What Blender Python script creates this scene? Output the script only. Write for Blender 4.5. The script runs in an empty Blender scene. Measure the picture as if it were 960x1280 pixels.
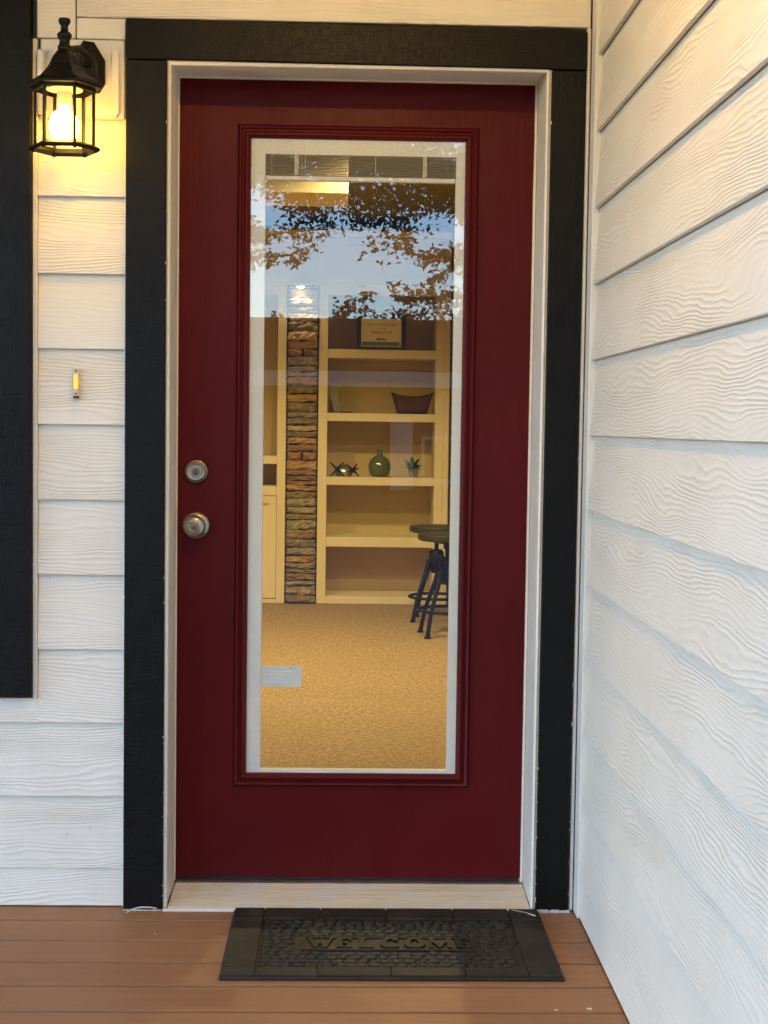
import bpy, bmesh, math, random
from mathutils import Vector, Matrix
S = bpy.context.scene
C = S.collection
rnd = random.Random(7)
R = math.radians

# ------------------------------------------------------------------ camera
def cam_matrix(yaw, pit, rol, loc):
    cy, sy, cp, sp = math.cos(yaw), math.sin(yaw), math.cos(pit), math.sin(pit)
    fwd = Vector((sy*cp, cy*cp, -sp)); right = Vector((cy, -sy, 0)); up = right.cross(fwd)
    cr, sr = math.cos(rol), math.sin(rol)
    r2 = right*cr + up*sr; u2 = up*cr - right*sr
    M = Matrix((r2, u2, -fwd)).transposed().to_4x4(); M.translation = Vector(loc); return M
cd = bpy.data.cameras.new('camera'); cam = bpy.data.objects.new('camera', cd); C.objects.link(cam)
cd.sensor_fit = 'HORIZONTAL'; cd.sensor_width = 36; cd.lens = 1833.4*36/960
cd.clip_start = .05; cd.clip_end = 3000
cam.matrix_world = cam_matrix(.0272, .058, .0139, (.4363, -3.8056, 1.2142))
S.camera = cam
S.render.resolution_x, S.render.resolution_y = 768, 1024
S.cycles.transparent_max_bounces = 48; S.cycles.max_bounces = 8

# ------------------------------------------------------------------ sky and sun (dusk, soft light from the open front of the porch)
SUN_EL, SUN_AZ = R(24), R(80)
w = bpy.data.worlds.new('World'); S.world = w; w.use_nodes = True
nt = w.node_tree; bg = nt.nodes['Background']
sk = nt.nodes.new('ShaderNodeTexSky'); sk.sky_type = 'NISHITA'; sk.sun_disc = False
sk.sun_elevation = SUN_EL; sk.sun_rotation = SUN_AZ; sk.dust_density = .8; sk.ozone_density = 1.2; sk.air_density = 1.0
tn = nt.nodes.new('ShaderNodeVectorMath'); tn.operation = 'MULTIPLY'; tn.inputs[1].default_value = (1.0, .972, 1.05)   # slightly less green dusk air
nt.links.new(sk.outputs[0], tn.inputs[0]); nt.links.new(tn.outputs[0], bg.inputs[0]); bg.inputs[1].default_value = .15
sl = bpy.data.lights.new('sun', 'SUN'); sun = bpy.data.objects.new('sun', sl); C.objects.link(sun)
sl.energy = .5; sl.angle = R(10); sl.color = (1, .96, .9)
sd = Vector((math.sin(SUN_AZ)*math.cos(SUN_EL), math.cos(SUN_AZ)*math.cos(SUN_EL), math.sin(SUN_EL)))
sun.rotation_euler = (-sd).to_track_quat('-Z', 'Y').to_euler()
S.view_settings.view_transform = 'Standard'; S.view_settings.look = 'None'
S.view_settings.exposure = 2.45; S.view_settings.gamma = 1
PORCH_W = 6.6; LANTERN = 9.0; ROOM_W = 31.0; SPOT_W = .8
WARM = (1.0, .57, .13)

# ------------------------------------------------------------------ materials
class NT:
    def __init__(s, name):
        s.m = bpy.data.materials.new(name); s.m.use_nodes = True
        s.t = s.m.node_tree; s.b = s.t.nodes['Principled BSDF']; s.out = s.t.nodes['Material Output']
    def n(s, typ, **k):
        x = s.t.nodes.new('ShaderNode'+typ)
        for a, v in k.items(): setattr(x, a, v)
        return x
    def l(s, a, b): s.t.links.new(a, b)
    def math(s, op, a, b=None, c=None, clamp=False):
        x = s.n('Math', operation=op, use_clamp=clamp)
        for i, v in enumerate((a, b, c)):
            if v is None: continue
            if isinstance(v, (int, float)): x.inputs[i].default_value = v
            else: s.l(v, x.inputs[i])
        return x.outputs[0]
    def coords(s, scale=(1,1,1), rand=True, kind='Object'):
        tc = s.n('TexCoord'); mp = s.n('Mapping'); mp.inputs['Scale'].default_value = scale
        s.l(tc.outputs[kind], mp.inputs[0])
        if rand:
            oi = s.n('ObjectInfo'); r = s.math('MULTIPLY', oi.outputs['Random'], 37.0)
            cb = s.n('CombineXYZ'); 
            for i in range(3): s.l(r, cb.inputs[i])
            s.l(cb.outputs[0], mp.inputs['Location'])
        return mp.outputs[0]
    def noise(s, vec, scale=5, detail=4, rough=.5, dist=0):
        x = s.n('TexNoise'); s.l(vec, x.inputs['Vector'])
        x.inputs['Scale'].default_value = scale; x.inputs['Detail'].default_value = detail
        x.inputs['Roughness'].default_value = rough; x.inputs['Distortion'].default_value = dist
        return x.outputs[0]
    def remap(s, v, a, b, c=0., d=1., smooth=True):
        x = s.n('MapRange'); x.interpolation_type = 'SMOOTHSTEP' if smooth else 'LINEAR'
        s.l(v, x.inputs['Value'])
        for i, q in zip(range(1, 5), (a, b, c, d)): x.inputs[i].default_value = q
        return x.outputs[0]
    def mix(s, f, a, b):
        x = s.n('Mix', data_type='RGBA')
        if isinstance(f, (int, float)): x.inputs[0].default_value = f
        else: s.l(f, x.inputs[0])
        for i, v in ((6, a), (7, b)):
            if isinstance(v, tuple): x.inputs[i].default_value = (*v, 1) if len(v) == 3 else v
            else: s.l(v, x.inputs[i])
        return x.outputs[2]
    def bump(s, h, dist=.001, strength=1, prev=None):
        x = s.n('Bump'); x.inputs['Strength'].default_value = strength; x.inputs['Distance'].default_value = dist
        s.l(h, x.inputs['Height'])
        if prev is not None: s.l(prev, x.inputs['Normal'])
        s.l(x.outputs[0], s.b.inputs['Normal']); return x.outputs[0]
    def col(s, c):
        if isinstance(c, tuple): s.b.inputs['Base Color'].default_value = (*c, 1)
        else: s.l(c, s.b.inputs['Base Color'])
    def rough(s, r):
        if isinstance(r, (int, float)): s.b.inputs['Roughness'].default_value = r
        else: s.l(r, s.b.inputs['Roughness'])
def simple(name, c, rough=.5, metal=0, var=.12, scale=8, bump=0, spec=.5):
    k = NT(name); v = k.noise(k.coords(), scale, 5, .6)
    f = k.remap(v, .3, .7)
    k.col(k.mix(f, tuple(x*(1-var) for x in c), tuple(min(1, x*(1+var)) for x in c)))
    k.rough(k.remap(v, .2, .8, rough*.85, min(1, rough*1.15))); k.b.inputs['Metallic'].default_value = metal
    k.b.inputs['Specular IOR Level'].default_value = spec
    if bump: k.bump(k.noise(k.coords(), scale*25, 3, .6), bump)
    return k.m

def siding_mat():
    k = NT('embossed_white_siding')
    v = k.coords((1, 1, 1))
    sep = k.n('SeparateXYZ'); k.l(v, sep.inputs[0])
    # slow warp field -> cathedral grain contours
    mp = k.n('Mapping'); mp.inputs['Scale'].default_value = (1.7, 1, 9.0); k.l(v, mp.inputs[0])
    warp = k.noise(mp.outputs[0], 1.0, 1.5, .45)
    mp2 = k.n('Mapping'); mp2.inputs['Scale'].default_value = (11, 1, 24); k.l(v, mp2.inputs[0])
    w2 = k.noise(mp2.outputs[0], 1.0, 2, .5)
    ph = k.math('ADD', k.math('MULTIPLY', sep.outputs[2], 105.0), k.math('MULTIPLY', warp, 15.0))
    ph = k.math('ADD', ph, k.math('MULTIPLY', w2, 1.7))
    sn = k.math('SINE', k.math('MULTIPLY', ph, 6.2832))
    rid = k.math('POWER', k.math('MULTIPLY_ADD', sn, .5, .5), 1.8)
    mp3 = k.n('Mapping'); mp3.inputs['Scale'].default_value = (2.2, 1, 16); mp3.inputs['Location'].default_value = (9, 3, 5); k.l(v, mp3.inputs[0])
    amp = k.remap(k.noise(mp3.outputs[0], 1.0, 2, .5), .36, .62, .22, 1.0)
    h = k.math('MULTIPLY', rid, amp)
    mp4 = k.n('Mapping'); mp4.inputs['Scale'].default_value = (30, 30, 420); k.l(v, mp4.inputs[0])
    fine = k.noise(mp4.outputs[0], 1.0, 3, .6)
    h = k.math('ADD', h, k.math('MULTIPLY', fine, .22))
    k.bump(h, .0011, 1.0)
    d = k.noise(v, 3.0, 6, .65); f = k.remap(d, .35, .75)
    c = k.mix(f, (.83, .79, .69), (.775, .73, .625))
    spot = k.remap(k.noise(v, 38, 2, .5), .80, .84)
    c = k.mix(spot, c, (.22, .18, .14))
    k.col(c); k.rough(.5); k.b.inputs['Specular IOR Level'].default_value = .35
    return k.m
def white_paint(name='white_trim_paint', c=(.78, .76, .70)):
    k = NT(name); v = k.coords()
    f = k.remap(k.noise(v, 6, 6, .65), .35, .75); k.col(k.mix(f, c, tuple(x*.9 for x in c))); k.rough(.42)
    k.bump(k.noise(v, 60, 4, .6), .0008); return k.m
def black_trim_mat(vertical=True):
    k = NT('rough_sawn_black_paint_'+('upright' if vertical else 'level'))
    v = k.coords((1, 1, 1))
    mp = k.n('Mapping'); mp.inputs['Scale'].default_value = (260, 260, 22) if vertical else (22, 260, 260); k.l(v, mp.inputs[0])
    a = k.noise(mp.outputs[0], 1, 3, .6)
    mp2 = k.n('Mapping'); mp2.inputs['Scale'].default_value = (60, 60, 160) if vertical else (160, 60, 60); k.l(v, mp2.inputs[0])
    b = k.noise(mp2.outputs[0], 1, 2, .5)
    big = k.noise(v, 9, 3, .6)
    h = k.math('ADD', k.math('MULTIPLY', a, .8), k.math('ADD', k.math('MULTIPLY', b, .55), k.math('MULTIPLY', big, 2.5)))
    k.bump(h, .0015, .85)
    f = k.remap(big, .3, .75); c = k.mix(f, (.0030, .0028, .0027), (.0050, .0047, .0044))
    chip = k.remap(k.noise(v, 55, 3, .6), .79, .82); c = k.mix(chip, c, (.05, .05, .05))
    k.col(c); k.rough(k.remap(b, .3, .7, .38, .50)); k.b.inputs['Specular IOR Level'].default_value = .20; return k.m
def red_mat():
    k = NT('burgundy_door_paint'); v = k.coords((1, 1, 1), rand=False)
    mp = k.n('Mapping'); mp.inputs['Scale'].default_value = (90, 20, 5); k.l(v, mp.inputs[0])
    a = k.noise(mp.outputs[0], 1, 4, .6, .6)
    k.bump(a, .0011, .7)
    f = k.remap(k.noise(v, 2.2, 3, .5), .3, .7); k.col(k.mix(f, (.080, .0030, .0036), (.098, .0042, .0050)))
    k.rough(k.remap(k.noise(v, 7, 5, .7), .3, .7, .34, .48)); k.b.inputs['Specular IOR Level'].default_value = .16; return k.m
def deck_mat():
    k = NT('brown_composite_decking'); v = k.coords((1, 1, 1))
    mp = k.n('Mapping'); mp.inputs['Scale'].default_value = (3, 60, 1); k.l(v, mp.inputs[0])
    a = k.noise(mp.outputs[0], 1, 5, .6, .8); big = k.noise(v, 2.0, 4, .6)
    f = k.math('ADD', k.math('MULTIPLY', k.remap(a, .25, .75), .5), k.math('MULTIPLY', k.remap(big, .3, .7), .5))
    c = k.mix(f, (.300, .142, .062), (.385, .192, .090))
    sp = k.remap(k.noise(v, 45, 2, .5), .77, .80); c = k.mix(sp, c, (.42, .34, .26))
    k.col(c); k.rough(.55); k.b.inputs['Specular IOR Level'].default_value = .25; k.bump(k.math('ADD', a, k.math('MULTIPLY', k.noise(v, 180, 2, .5), .4)), .0009, .8); return k.m
def sill_mat():
    k = NT('weathered_pale_wood'); v = k.coords((1, 1, 1), rand=False)
    mp = k.n('Mapping'); mp.inputs['Scale'].default_value = (2.5, 70, 40); k.l(v, mp.inputs[0])
    a = k.noise(mp.outputs[0], 1, 5, .65, 1.0); big = k.noise(v, 7, 4, .6)
    c = k.mix(k.remap(a, .3, .7), (.68, .54, .33), (.88, .75, .51))
    c = k.mix(k.remap(big, .4, .75), c, (.76, .70, .60))
    mp2 = k.n('Mapping'); mp2.inputs['Scale'].default_value = (9, 90, 1); k.l(v, mp2.inputs[0])
    c = k.mix(k.remap(k.noise(mp2.outputs[0], 1, 3, .6), .70, .76), c, (.20, .15, .10))
    k.col(c); k.rough(.6); k.bump(a, .0006, .8); return k.m
def carpet_mat():
    k = NT('tan_cut_pile_carpet'); v = k.coords((1, 1, 1), rand=False)
    a = k.noise(v, 85, 4, .8); b = k.noise(v, 1.6, 3, .5); g = k.noise(v, 45, 3, .7)
    f = k.math('ADD', k.math('MULTIPLY', k.remap(a, .36, .66), .65), k.math('MULTIPLY', k.remap(g, .32, .68), .35))
    c = k.mix(f, (.15, .085, .032), (.60, .43, .22)); c = k.mix(k.math('MULTIPLY', k.remap(b, .35, .7), .3), c, (.34, .22, .09))
    k.col(c); k.rough(.95); k.bump(a, .012, 1); return k.m
def rubber_mat():
    k = NT('dark_moulded_rubber'); v = k.coords()
    a = k.noise(v, 14, 5, .65); c = k.mix(k.remap(a, .3, .75), (.018, .014, .010), (.035, .028, .021))
    dust = k.remap(k.noise(v, 5, 5, .7), .55, .8); c = k.mix(k.math('MULTIPLY', dust, .25), c, (.13, .115, .09))
    k.col(c); k.rough(.62); k.b.inputs['Specular IOR Level'].default_value = .3; k.bump(k.noise(v, 300, 2, .5), .0004); return k.m
def glass_mat(name, ior=1.5, tint=(.97, .985, .97), rough=0.0, refl_tint=(1, 1, 1)):
    k = NT(name); k.t.nodes.remove(k.b)
    ge = k.n('NewGeometry'); dt = k.n('VectorMath', operation='DOT_PRODUCT'); k.l(ge.outputs['Incoming'], dt.inputs[0]); k.l(ge.outputs['Normal'], dt.inputs[1])
    f0 = ((ior-1)/(ior+1))**2; om = k.math('SUBTRACT', 1.0, k.math('ABSOLUTE', dt.outputs['Value']), clamp=True)
    frv = k.math('MULTIPLY_ADD', k.math('POWER', om, 5.0), 1-f0, f0)
    tr = k.n('BsdfTransparent'); tr.inputs[0].default_value = (*tint, 1)
    gl = k.n('BsdfGlossy'); gl.inputs['Roughness'].default_value = rough; gl.inputs[0].default_value = (*refl_tint, 1); mx = k.n('MixShader')
    k.l(frv, mx.inputs[0]); k.l(tr.outputs[0], mx.inputs[1]); k.l(gl.outputs[0], mx.inputs[2]); k.l(mx.outputs[0], k.out.inputs[0])
    return k.m
def emit_mat(name, c, s, base=(.8, .8, .8)):
    k = NT(name); k.b.inputs['Base Color'].default_value = (*base, 1)
    k.b.inputs['Emission Color'].default_value = (*c, 1); k.b.inputs['Emission Strength'].default_value = s; return k.m
def stone_mat(name, c1, c2):
    k = NT(name); v = k.coords()
    a = k.noise(v, 16, 6, .7, .8); c = k.mix(k.remap(a, .3, .7), c1, c2)
    mp = k.n('Mapping'); mp.inputs['Scale'].default_value = (6, 6, 60); k.l(v, mp.inputs[0])
    c = k.mix(k.math('MULTIPLY', k.remap(k.noise(mp.outputs[0], 1, 4, .6), .45, .7), .5), c, tuple(x*.35 for x in c1))
    k.col(c); k.rough(.85); k.bump(k.noise(v, 45, 6, .75), .008, 1); return k.m
def leaf_mat(name, c1, c2):
    k = NT(name); oi = k.n('NewGeometry'); f = oi.outputs['Random Per Island']
    k.col(k.mix(f, c1, c2)); k.rough(.55); k.b.inputs['Transmission Weight'].default_value = 0
    return k.m
def ground_mat():
    k = NT('lawn'); v = k.coords((1, 1, 1), rand=False)
    a = k.noise(v, 30, 5, .7); b = k.noise(v, .5, 4, .6)
    c = k.mix(k.remap(a, .3, .7), (.035, .055, .018), (.075, .10, .035)); c = k.mix(k.math('MULTIPLY', k.remap(b, .4, .7), .5), c, (.11, .10, .05))
    k.col(c); k.rough(.95); k.b.inputs['Specular IOR Level'].default_value = .1; k.bump(a, .03); return k.m
M = dict(
    siding=siding_mat(), white=white_paint(), cream=white_paint('cream_jamb_paint', (.83, .79, .69)),
    black=black_trim_mat(True), blackh=black_trim_mat(False), red=red_mat(), deck=deck_mat(), sill=sill_mat(), carpet=carpet_mat(),
    rubber=rubber_mat(), rubberpale=simple('dusty_worn_rubber', (.058, .048, .034), .7, scale=30, var=.2, spec=.3), rubberdark=simple('clean_dark_rubber', (.014, .011, .008), .6, spec=.3), glass=glass_mat('door_glass', 1.74, (.985, .985, .975), 0.0, (.74, .88, 1.0)), lglass=glass_mat('lantern_glass', 1.35, (.98, .97, .94)),  # door glass reflections tinted blue so the mirrored sky reads blue
    alu=simple('brushed_aluminium', (.55, .56, .58), .35, 1, scale=20), nickel=simple('satin_nickel', (.43, .39, .34), .33, 1, scale=30),
    brass=simple('worn_bronze_ring', (.30, .20, .11), .35, 1, scale=30), darkhole=simple('dark_keyhole', (.01, .01, .01), .6),
    iron=simple('black_lantern_iron', (.005, .0035, .002), .42, 0, .3, 30, .0006, .25), vinyl=simple('white_vinyl', (.88, .87, .80), .35, scale=3, var=.03),
    slat=simple('grey_blind_slat', (.34, .345, .30), .45, scale=4, var=.05), tape=simple('cream_woven_tape', (.62, .58, .46), .8, scale=60),
    sticker=simple('faded_sticker', (.78, .80, .74), .5, scale=20, var=.05), stickline=simple('sticker_print', (.86, .88, .84), .5),
    paint_in=simple('cream_interior_paint', (.68, .58, .40), .5, scale=1.5, var=.03), back_in=simple('beige_shelf_backing', (.52, .385, .165), .6, scale=1.5, var=.04),
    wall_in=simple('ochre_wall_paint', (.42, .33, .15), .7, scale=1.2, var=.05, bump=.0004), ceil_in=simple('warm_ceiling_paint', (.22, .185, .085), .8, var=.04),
    walnut=simple('dark_walnut', (.010, .004, .0025), .45, scale=10, var=.3), stoolwood=simple('stool_wood', (.020, .010, .006), .45, scale=9, var=.3),
    stooliron=simple('stool_iron', (.005, .004, .0035), .5, 0, .2, 20, spec=.2), paper=simple('certificate_paper', (.90, .80, .60), .6, scale=5, var=.05),
    ink=simple('brown_ink', (.13, .07, .03), .6), teal=simple('teal_print', (.15, .25, .24), .6), pillow=simple('mauve_fabric', (.085, .032, .034), .9, scale=14, var=.2, bump=.001),
    green=simple('green_vase_glass', (.075, .095, .026), .12, scale=6, var=.3, spec=.8), pot=simple('grey_plant_pot', (.22, .22, .21), .5),
    plant=simple('plant_leaf_green', (.05, .12, .03), .5, scale=20, var=.35), book=simple('grey_book_cover', (.13, .135, .12), .55), pages=simple('book_pages', (.6, .55, .42), .8),
    bookred=simple('dark_red_book_cover', (.14, .03, .02), .55), mortar=simple('dark_mortar', (.02, .014, .01), .9), bulb=emit_mat('lit_bulb', (1, .56, .075), LANTERN),
    socket=simple('white_ceramic_socket', (.7, .68, .6), .4), bell=emit_mat('glowing_bell_button', (1, .40, .05), .32, (.5, .2, .03)), bellbody=simple('pale_doorbell_plastic', (.62, .55, .40), .4),
    dome=emit_mat('lit_porch_globe', (1, .72, .40), .5), caulk=simple('white_caulk', (.74, .73, .70), .6, scale=30, var=.08, bump=.0015), lawn=ground_mat(),
    concrete=simple('grey_concrete', (.06, .058, .055), .95, scale=4, var=.15, bump=.002, spec=.08), rooftile=simple('dark_shingles', (.022, .02, .019), .95, scale=6, var=.3, bump=.01, spec=.05),
    stucco=simple('tan_house_siding', (.07, .062, .05), .8, scale=2, var=.08, spec=.1), bark=simple('tree_bark', (.05, .038, .028), .95, scale=6, var=.3, bump=.01),
    leaf=leaf_mat('tree_leaves', (.022, .030, .010), (.055, .060, .018)), leaf2=leaf_mat('far_tree_leaves', (.02, .035, .012), (.05, .07, .025)),
    darkglass=simple('dark_window_glass', (.02, .022, .025), .08), puck=emit_mat('lit_puck_lens', (1, .80, .50), 2.0), ceilj=simple('porch_ceiling_paint', (.66, .62, .54), .6),
    dull=simple('off_white_house_trim', (.19, .19, .185), .7))
ST = [stone_mat('tan_stone', (.42, .27, .12), (.62, .46, .26)), stone_mat('ochre_stone', (.34, .19, .06), (.50, .33, .14)), stone_mat('rust_stone', (.24, .11, .055), (.40, .23, .12)),
      stone_mat('grey_stone', (.22, .175, .12), (.38, .31, .22)), stone_mat('olive_stone', (.17, .13, .07), (.31, .24, .14)), stone_mat('brown_stone', (.20, .11, .06), (.33, .21, .12))]

# ------------------------------------------------------------------ mesh helpers
def V(*a): return Vector(a)
class MB:
    def __init__(s): s.bm = bmesh.new()
    def box(s, x0, x1, y0, y1, z0, z1, bev=0, seg=1):
        vs = [s.bm.verts.new((x, y, z)) for x in (x0, x1) for y in (y0, y1) for z in (z0, z1)]
        fs = [s.bm.faces.new([vs[i] for i in q]) for q in ((0,1,3,2), (4,6,7,5), (0,4,5,1), (2,3,7,6), (0,2,6,4), (1,5,7,3))]
        if bev:
            es = list({e for f in fs for e in f.edges})
            bmesh.ops.bevel(s.bm, geom=es, offset=bev, segments=seg, affect='EDGES', profile=.5)
        return s
    def prism(s, pts, axis, a, b):
        """closed 2-D outline extruded along axis ('x','y','z') from a to b"""
        def P(p, t): return {'x': (t, p[0], p[1]), 'y': (p[0], t, p[1]), 'z': (p[0], p[1], t)}[axis]
        A = [s.bm.verts.new(P(p, a)) for p in pts]; B = [s.bm.verts.new(P(p, b)) for p in pts]; n = len(pts)
        for i in range(n): s.bm.faces.new((A[i], A[(i+1) % n], B[(i+1) % n], B[i]))
        s.bm.faces.new(A[::-1]); s.bm.faces.new(B); return s
    def lathe(s, prof, n=32, origin=(0,0,0), axis='z', cap=True, rot=0):
        o = Vector(origin); rings = []
        for r, h in prof:
            ring = []
            for k in range(n):
                a = 2*math.pi*k/n + rot; c, q = r*math.cos(a), r*math.sin(a)
                p = {'z': V(c, q, h), 'y': V(c, h, q), 'x': V(h, c, q)}[axis]
                ring.append(s.bm.verts.new(o+p))
            rings.append(ring)
        for A, B in zip(rings, rings[1:]):
            for k in range(n): s.bm.faces.new((A[k], A[(k+1) % n], B[(k+1) % n], B[k]))
        if cap: s.bm.faces.new(rings[0][::-1]); s.bm.faces.new(rings[-1])
        return s
    def tube(s, pts, rad, n=8, cap=True):
        pts = [Vector(p) for p in pts]; rad = rad if isinstance(rad, (list, tuple)) else [rad]*len(pts); rings = []
        for i, p in enumerate(pts):
            t = (pts[min(i+1, len(pts)-1)]-pts[max(i-1, 0)]).normalized()
            u = t.cross(V(0, 0, 1) if abs(t.z) < .9 else V(1, 0, 0)).normalized(); v = t.cross(u)
            rings.append([s.bm.verts.new(p+rad[i]*(u*math.cos(2*math.pi*k/n)+v*math.sin(2*math.pi*k/n))) for k in range(n)])
        for A, B in zip(rings, rings[1:]):
            for k in range(n): s.bm.faces.new((A[k], A[(k+1) % n], B[(k+1) % n], B[k]))
        if cap: s.bm.faces.new(rings[0][::-1]); s.bm.faces.new(rings[-1])
        return s
    def beam(s, a, b, w, h, up=(0,0,1)):
        a, b = Vector(a), Vector(b); t = (b-a).normalized(); u = t.cross(Vector(up)).normalized(); v = u.cross(t)
        q = [[s.bm.verts.new(p+u*w/2*i+v*h/2*j) for i, j in ((-1,-1), (1,-1), (1,1), (-1,1))] for p in (a, b)]
        for k in range(4): s.bm.faces.new((q[0][k], q[0][(k+1) % 4], q[1][(k+1) % 4], q[1][k]))
        s.bm.faces.new(q[0][::-1]); s.bm.faces.new(q[1]); return s
    def rect_ring(s, x0, x1, z0, z1, prof):
        """mitred moulding in an xz plane: prof = [(inset, y)...] open profile"""
        rings = []
        for ins, y in prof:
            rings.append([s.bm.verts.new(p) for p in ((x0+ins, y, z0+ins), (x1-ins, y, z0+ins), (x1-ins, y, z1-ins), (x0+ins, y, z1-ins))])
        for A, B in zip(rings, rings[1:]):
            for k in range(4): s.bm.faces.new((A[k], A[(k+1) % 4], B[(k+1) % 4], B[k]))
        return s
    def xf(s, m): bmesh.ops.transform(s.bm, matrix=m, verts=s.bm.verts); return s
    def build(s, name, m, parent=None, smooth=None, loc=None, rot=None):
        bmesh.ops.recalc_face_normals(s.bm, faces=s.bm.faces)
        me = bpy.data.meshes.new(name); s.bm.to_mesh(me); s.bm.free(); me.materials.append(m)
        if smooth:
            me.polygons.foreach_set('use_smooth', [True]*len(me.polygons)); me.set_sharp_from_angle(angle=R(smooth))
        return link(name, me, parent, loc, rot)
def link(name, me, parent=None, loc=None, rot=None):
    o = bpy.data.objects.new(name, me); C.objects.link(o)
    if parent: o.parent = parent
    if loc: o.location = loc
    if rot: o.rotation_euler = rot
    return o
def tag(o, label=None, cat=None, group=None, kind=None):
    for a, v in (('label', label), ('category', cat), ('group', group), ('kind', kind)):
        if v: o[a] = v
    return o
def empty(name, loc, label=None, cat=None, group=None, rz=0):
    o = bpy.data.objects.new(name, None); o.empty_display_size = .1; C.objects.link(o); o.location = loc; o.rotation_euler = (0, 0, rz)
    return tag(o, label, cat, group)
def copy_tree(o, parent=None):
    c = o.copy(); C.objects.link(c); c.parent = parent
    for ch in list(o.children): copy_tree(ch, c)
    return c
def bx(name, m, parent, x0, x1, y0, y1, z0, z1, bev=.0015, **k): return MB().box(x0, x1, y0, y1, z0, z1, bev).build(name, m, parent, **k)

# ------------------------------------------------------------------ ground, path, porch deck
g = MB(); g.box(-900, 900, -1500, 600, -.9, -.42); tag(g.build('ground', M['lawn']), kind='structure')
g = MB(); g.box(-9, 7, -12.3, -2.72, -.417, -.37, .01); tag(g.build('added_driveway', M['concrete']), kind='structure')  # unseen paving added for bounce onto the walls; dark so it mirrors weakly
g = MB(); g.box(-40, 40, -16.5, -12.5, -.416, -.395, .01); tag(g.build('street', simple('asphalt', (.04, .04, .042), .95, bump=.004, spec=.08)), kind='structure')
deck = empty('porch_deck', (0, 0, 0)); tag(deck, kind='structure')
bme = None
for k in range(18):
    y1 = -.266 - .1397*(k-1); y0 = y1-.1397
    b = MB(); L = 4.6 + 0.0
    b.box(-3.55, 1.0345, y0+.0044, y1-.0044, -.0254, 0, .0022, 2)
    o = b.build('deck_board', M['deck'], deck)
bx('rim_board', M['deck'], deck, -3.55, 1.026, -2.678, -2.654, -.30, -.001)
bx('skirt', simple('dark_skirt', (.02, .02, .02), .9), deck, -3.55, 1.026, -2.640, -2.62, -.42, -.03)
bx('gap_backing', simple('gap_shade_black', (.02, .015, .01), .9), deck, -3.55, 1.026, -2.61, -.1, -.12, -.032)  # near-black sheet under the boards, its colour standing in for shade in the gaps
bx('porch_step', M['concrete'], None, -.5, 1.4, -3.0, -2.685, -.419, -.2, .008); tag(bpy.data.objects['porch_step'], 'low grey concrete step in front of the porch deck', 'step')

# ------------------------------------------------------------------ lap siding walls
def plank_mesh(L, H=.207, T=.0090, tilt=.0145):
    """local: x 0..L, bottom edge at z=0, front face towards -y; bottom proud of the top"""
    b = MB(); n = max(1, int(L/.25))
    sec = [(-tilt-T, .0012), (-tilt-T+.0012, 0), (-tilt, 0), (0, H), (-T, H)]
    rows = [[b.bm.verts.new((L*i/n, y, z)) for y, z in sec] for i in range(n+1)]
    for A, B in zip(rows, rows[1:]):
        for k in range(5): b.bm.faces.new((A[k], A[(k+1) % 5], B[(k+1) % 5], B[k]))
    b.bm.faces.new(rows[0][::-1]); b.bm.faces.new(rows[-1])
    bmesh.ops.recalc_face_normals(b.bm, faces=b.bm.faces)
    me = bpy.data.meshes.new('plank'); b.bm.to_mesh(me); b.bm.free(); me.materials.append(M['siding']); return me
# front wall: sheathing face y=-.150, plank bottoms proud to y=-.167
fw = empty('front_wall', (0, -.15, 0), 'front house wall in white wood grain lap siding around the red door', 'wall')
fw.location = (0, 0, 0)
core = MB(); core.box(-2.6, -.10, -.1425, 0.1, -.3, 2.9); core.box(-.0985, 1.012, -.1425, .1, 2.13, 2.9); core.box(1.0135, 1.045, -.1425, .1, -.3, 2.9)
core.build('sheathing', simple('grey_sheathing', (.3, .29, .27), .9), fw)
short = plank_mesh(.2140); longp = plank_mesh(2.49)
FZ = [-.0835+.008, .098, .281, .467, .651, .837, 1.023, 1.209, 1.395, 1.578, 1.766]
cut = MB(); cut.prism([(-.0165-.150, .004), (-.158, .004), (-.1515, .124), (-.160, .124)], 'x', -2.6, -.1065); cut.build('plank', M['siding'], fw)
for i, z in enumerate(FZ[1:], 1):
    if z < .40: link('plank', longp, fw, (-2.6+.0035, -.1435, z))
    elif i == 3:   # notched round the corner of the window casing: long below, short above
        p = MB()
        sx = lambda z_: -.1435-.0235+.0145*(z_/.207)
        p.prism([(sx(0), z), (-.1575, z), (-.1530, z+.060), (sx(.060), z+.060)], 'x', -2.5965, -.3210); p.build('plank', M['siding'], fw)
        link('plank', short, fw, (-.3205, -.1435, z))
    else: link('plank', short, fw, (-.3205, -.1435, z))
# beads of caulk and trim strips beside the short courses
bx('edge_strip', M['white'], fw, -.3325, -.3215, -.1700, -.1505, .528, 2.142)
bx('caulk_bead', M['caulk'], fw, -.1075, -.1045, -.1715, -.1505, .0, 2.19)
for x_, z_ in ((-.2480, .186), (-.1900, .201), (-.139, .47), (-.29, .83)): MB().lathe([(0, -.0012), (.0013, -.001), (.0015, 0)], 8, (x_, -.1640, z_), 'y', cap=False).build('nail_head', simple('rusty_nail', (.06, .04, .03), .8) if 'rusty_nail' not in bpy.data.materials else bpy.data.materials['rusty_nail'], fw)
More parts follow.
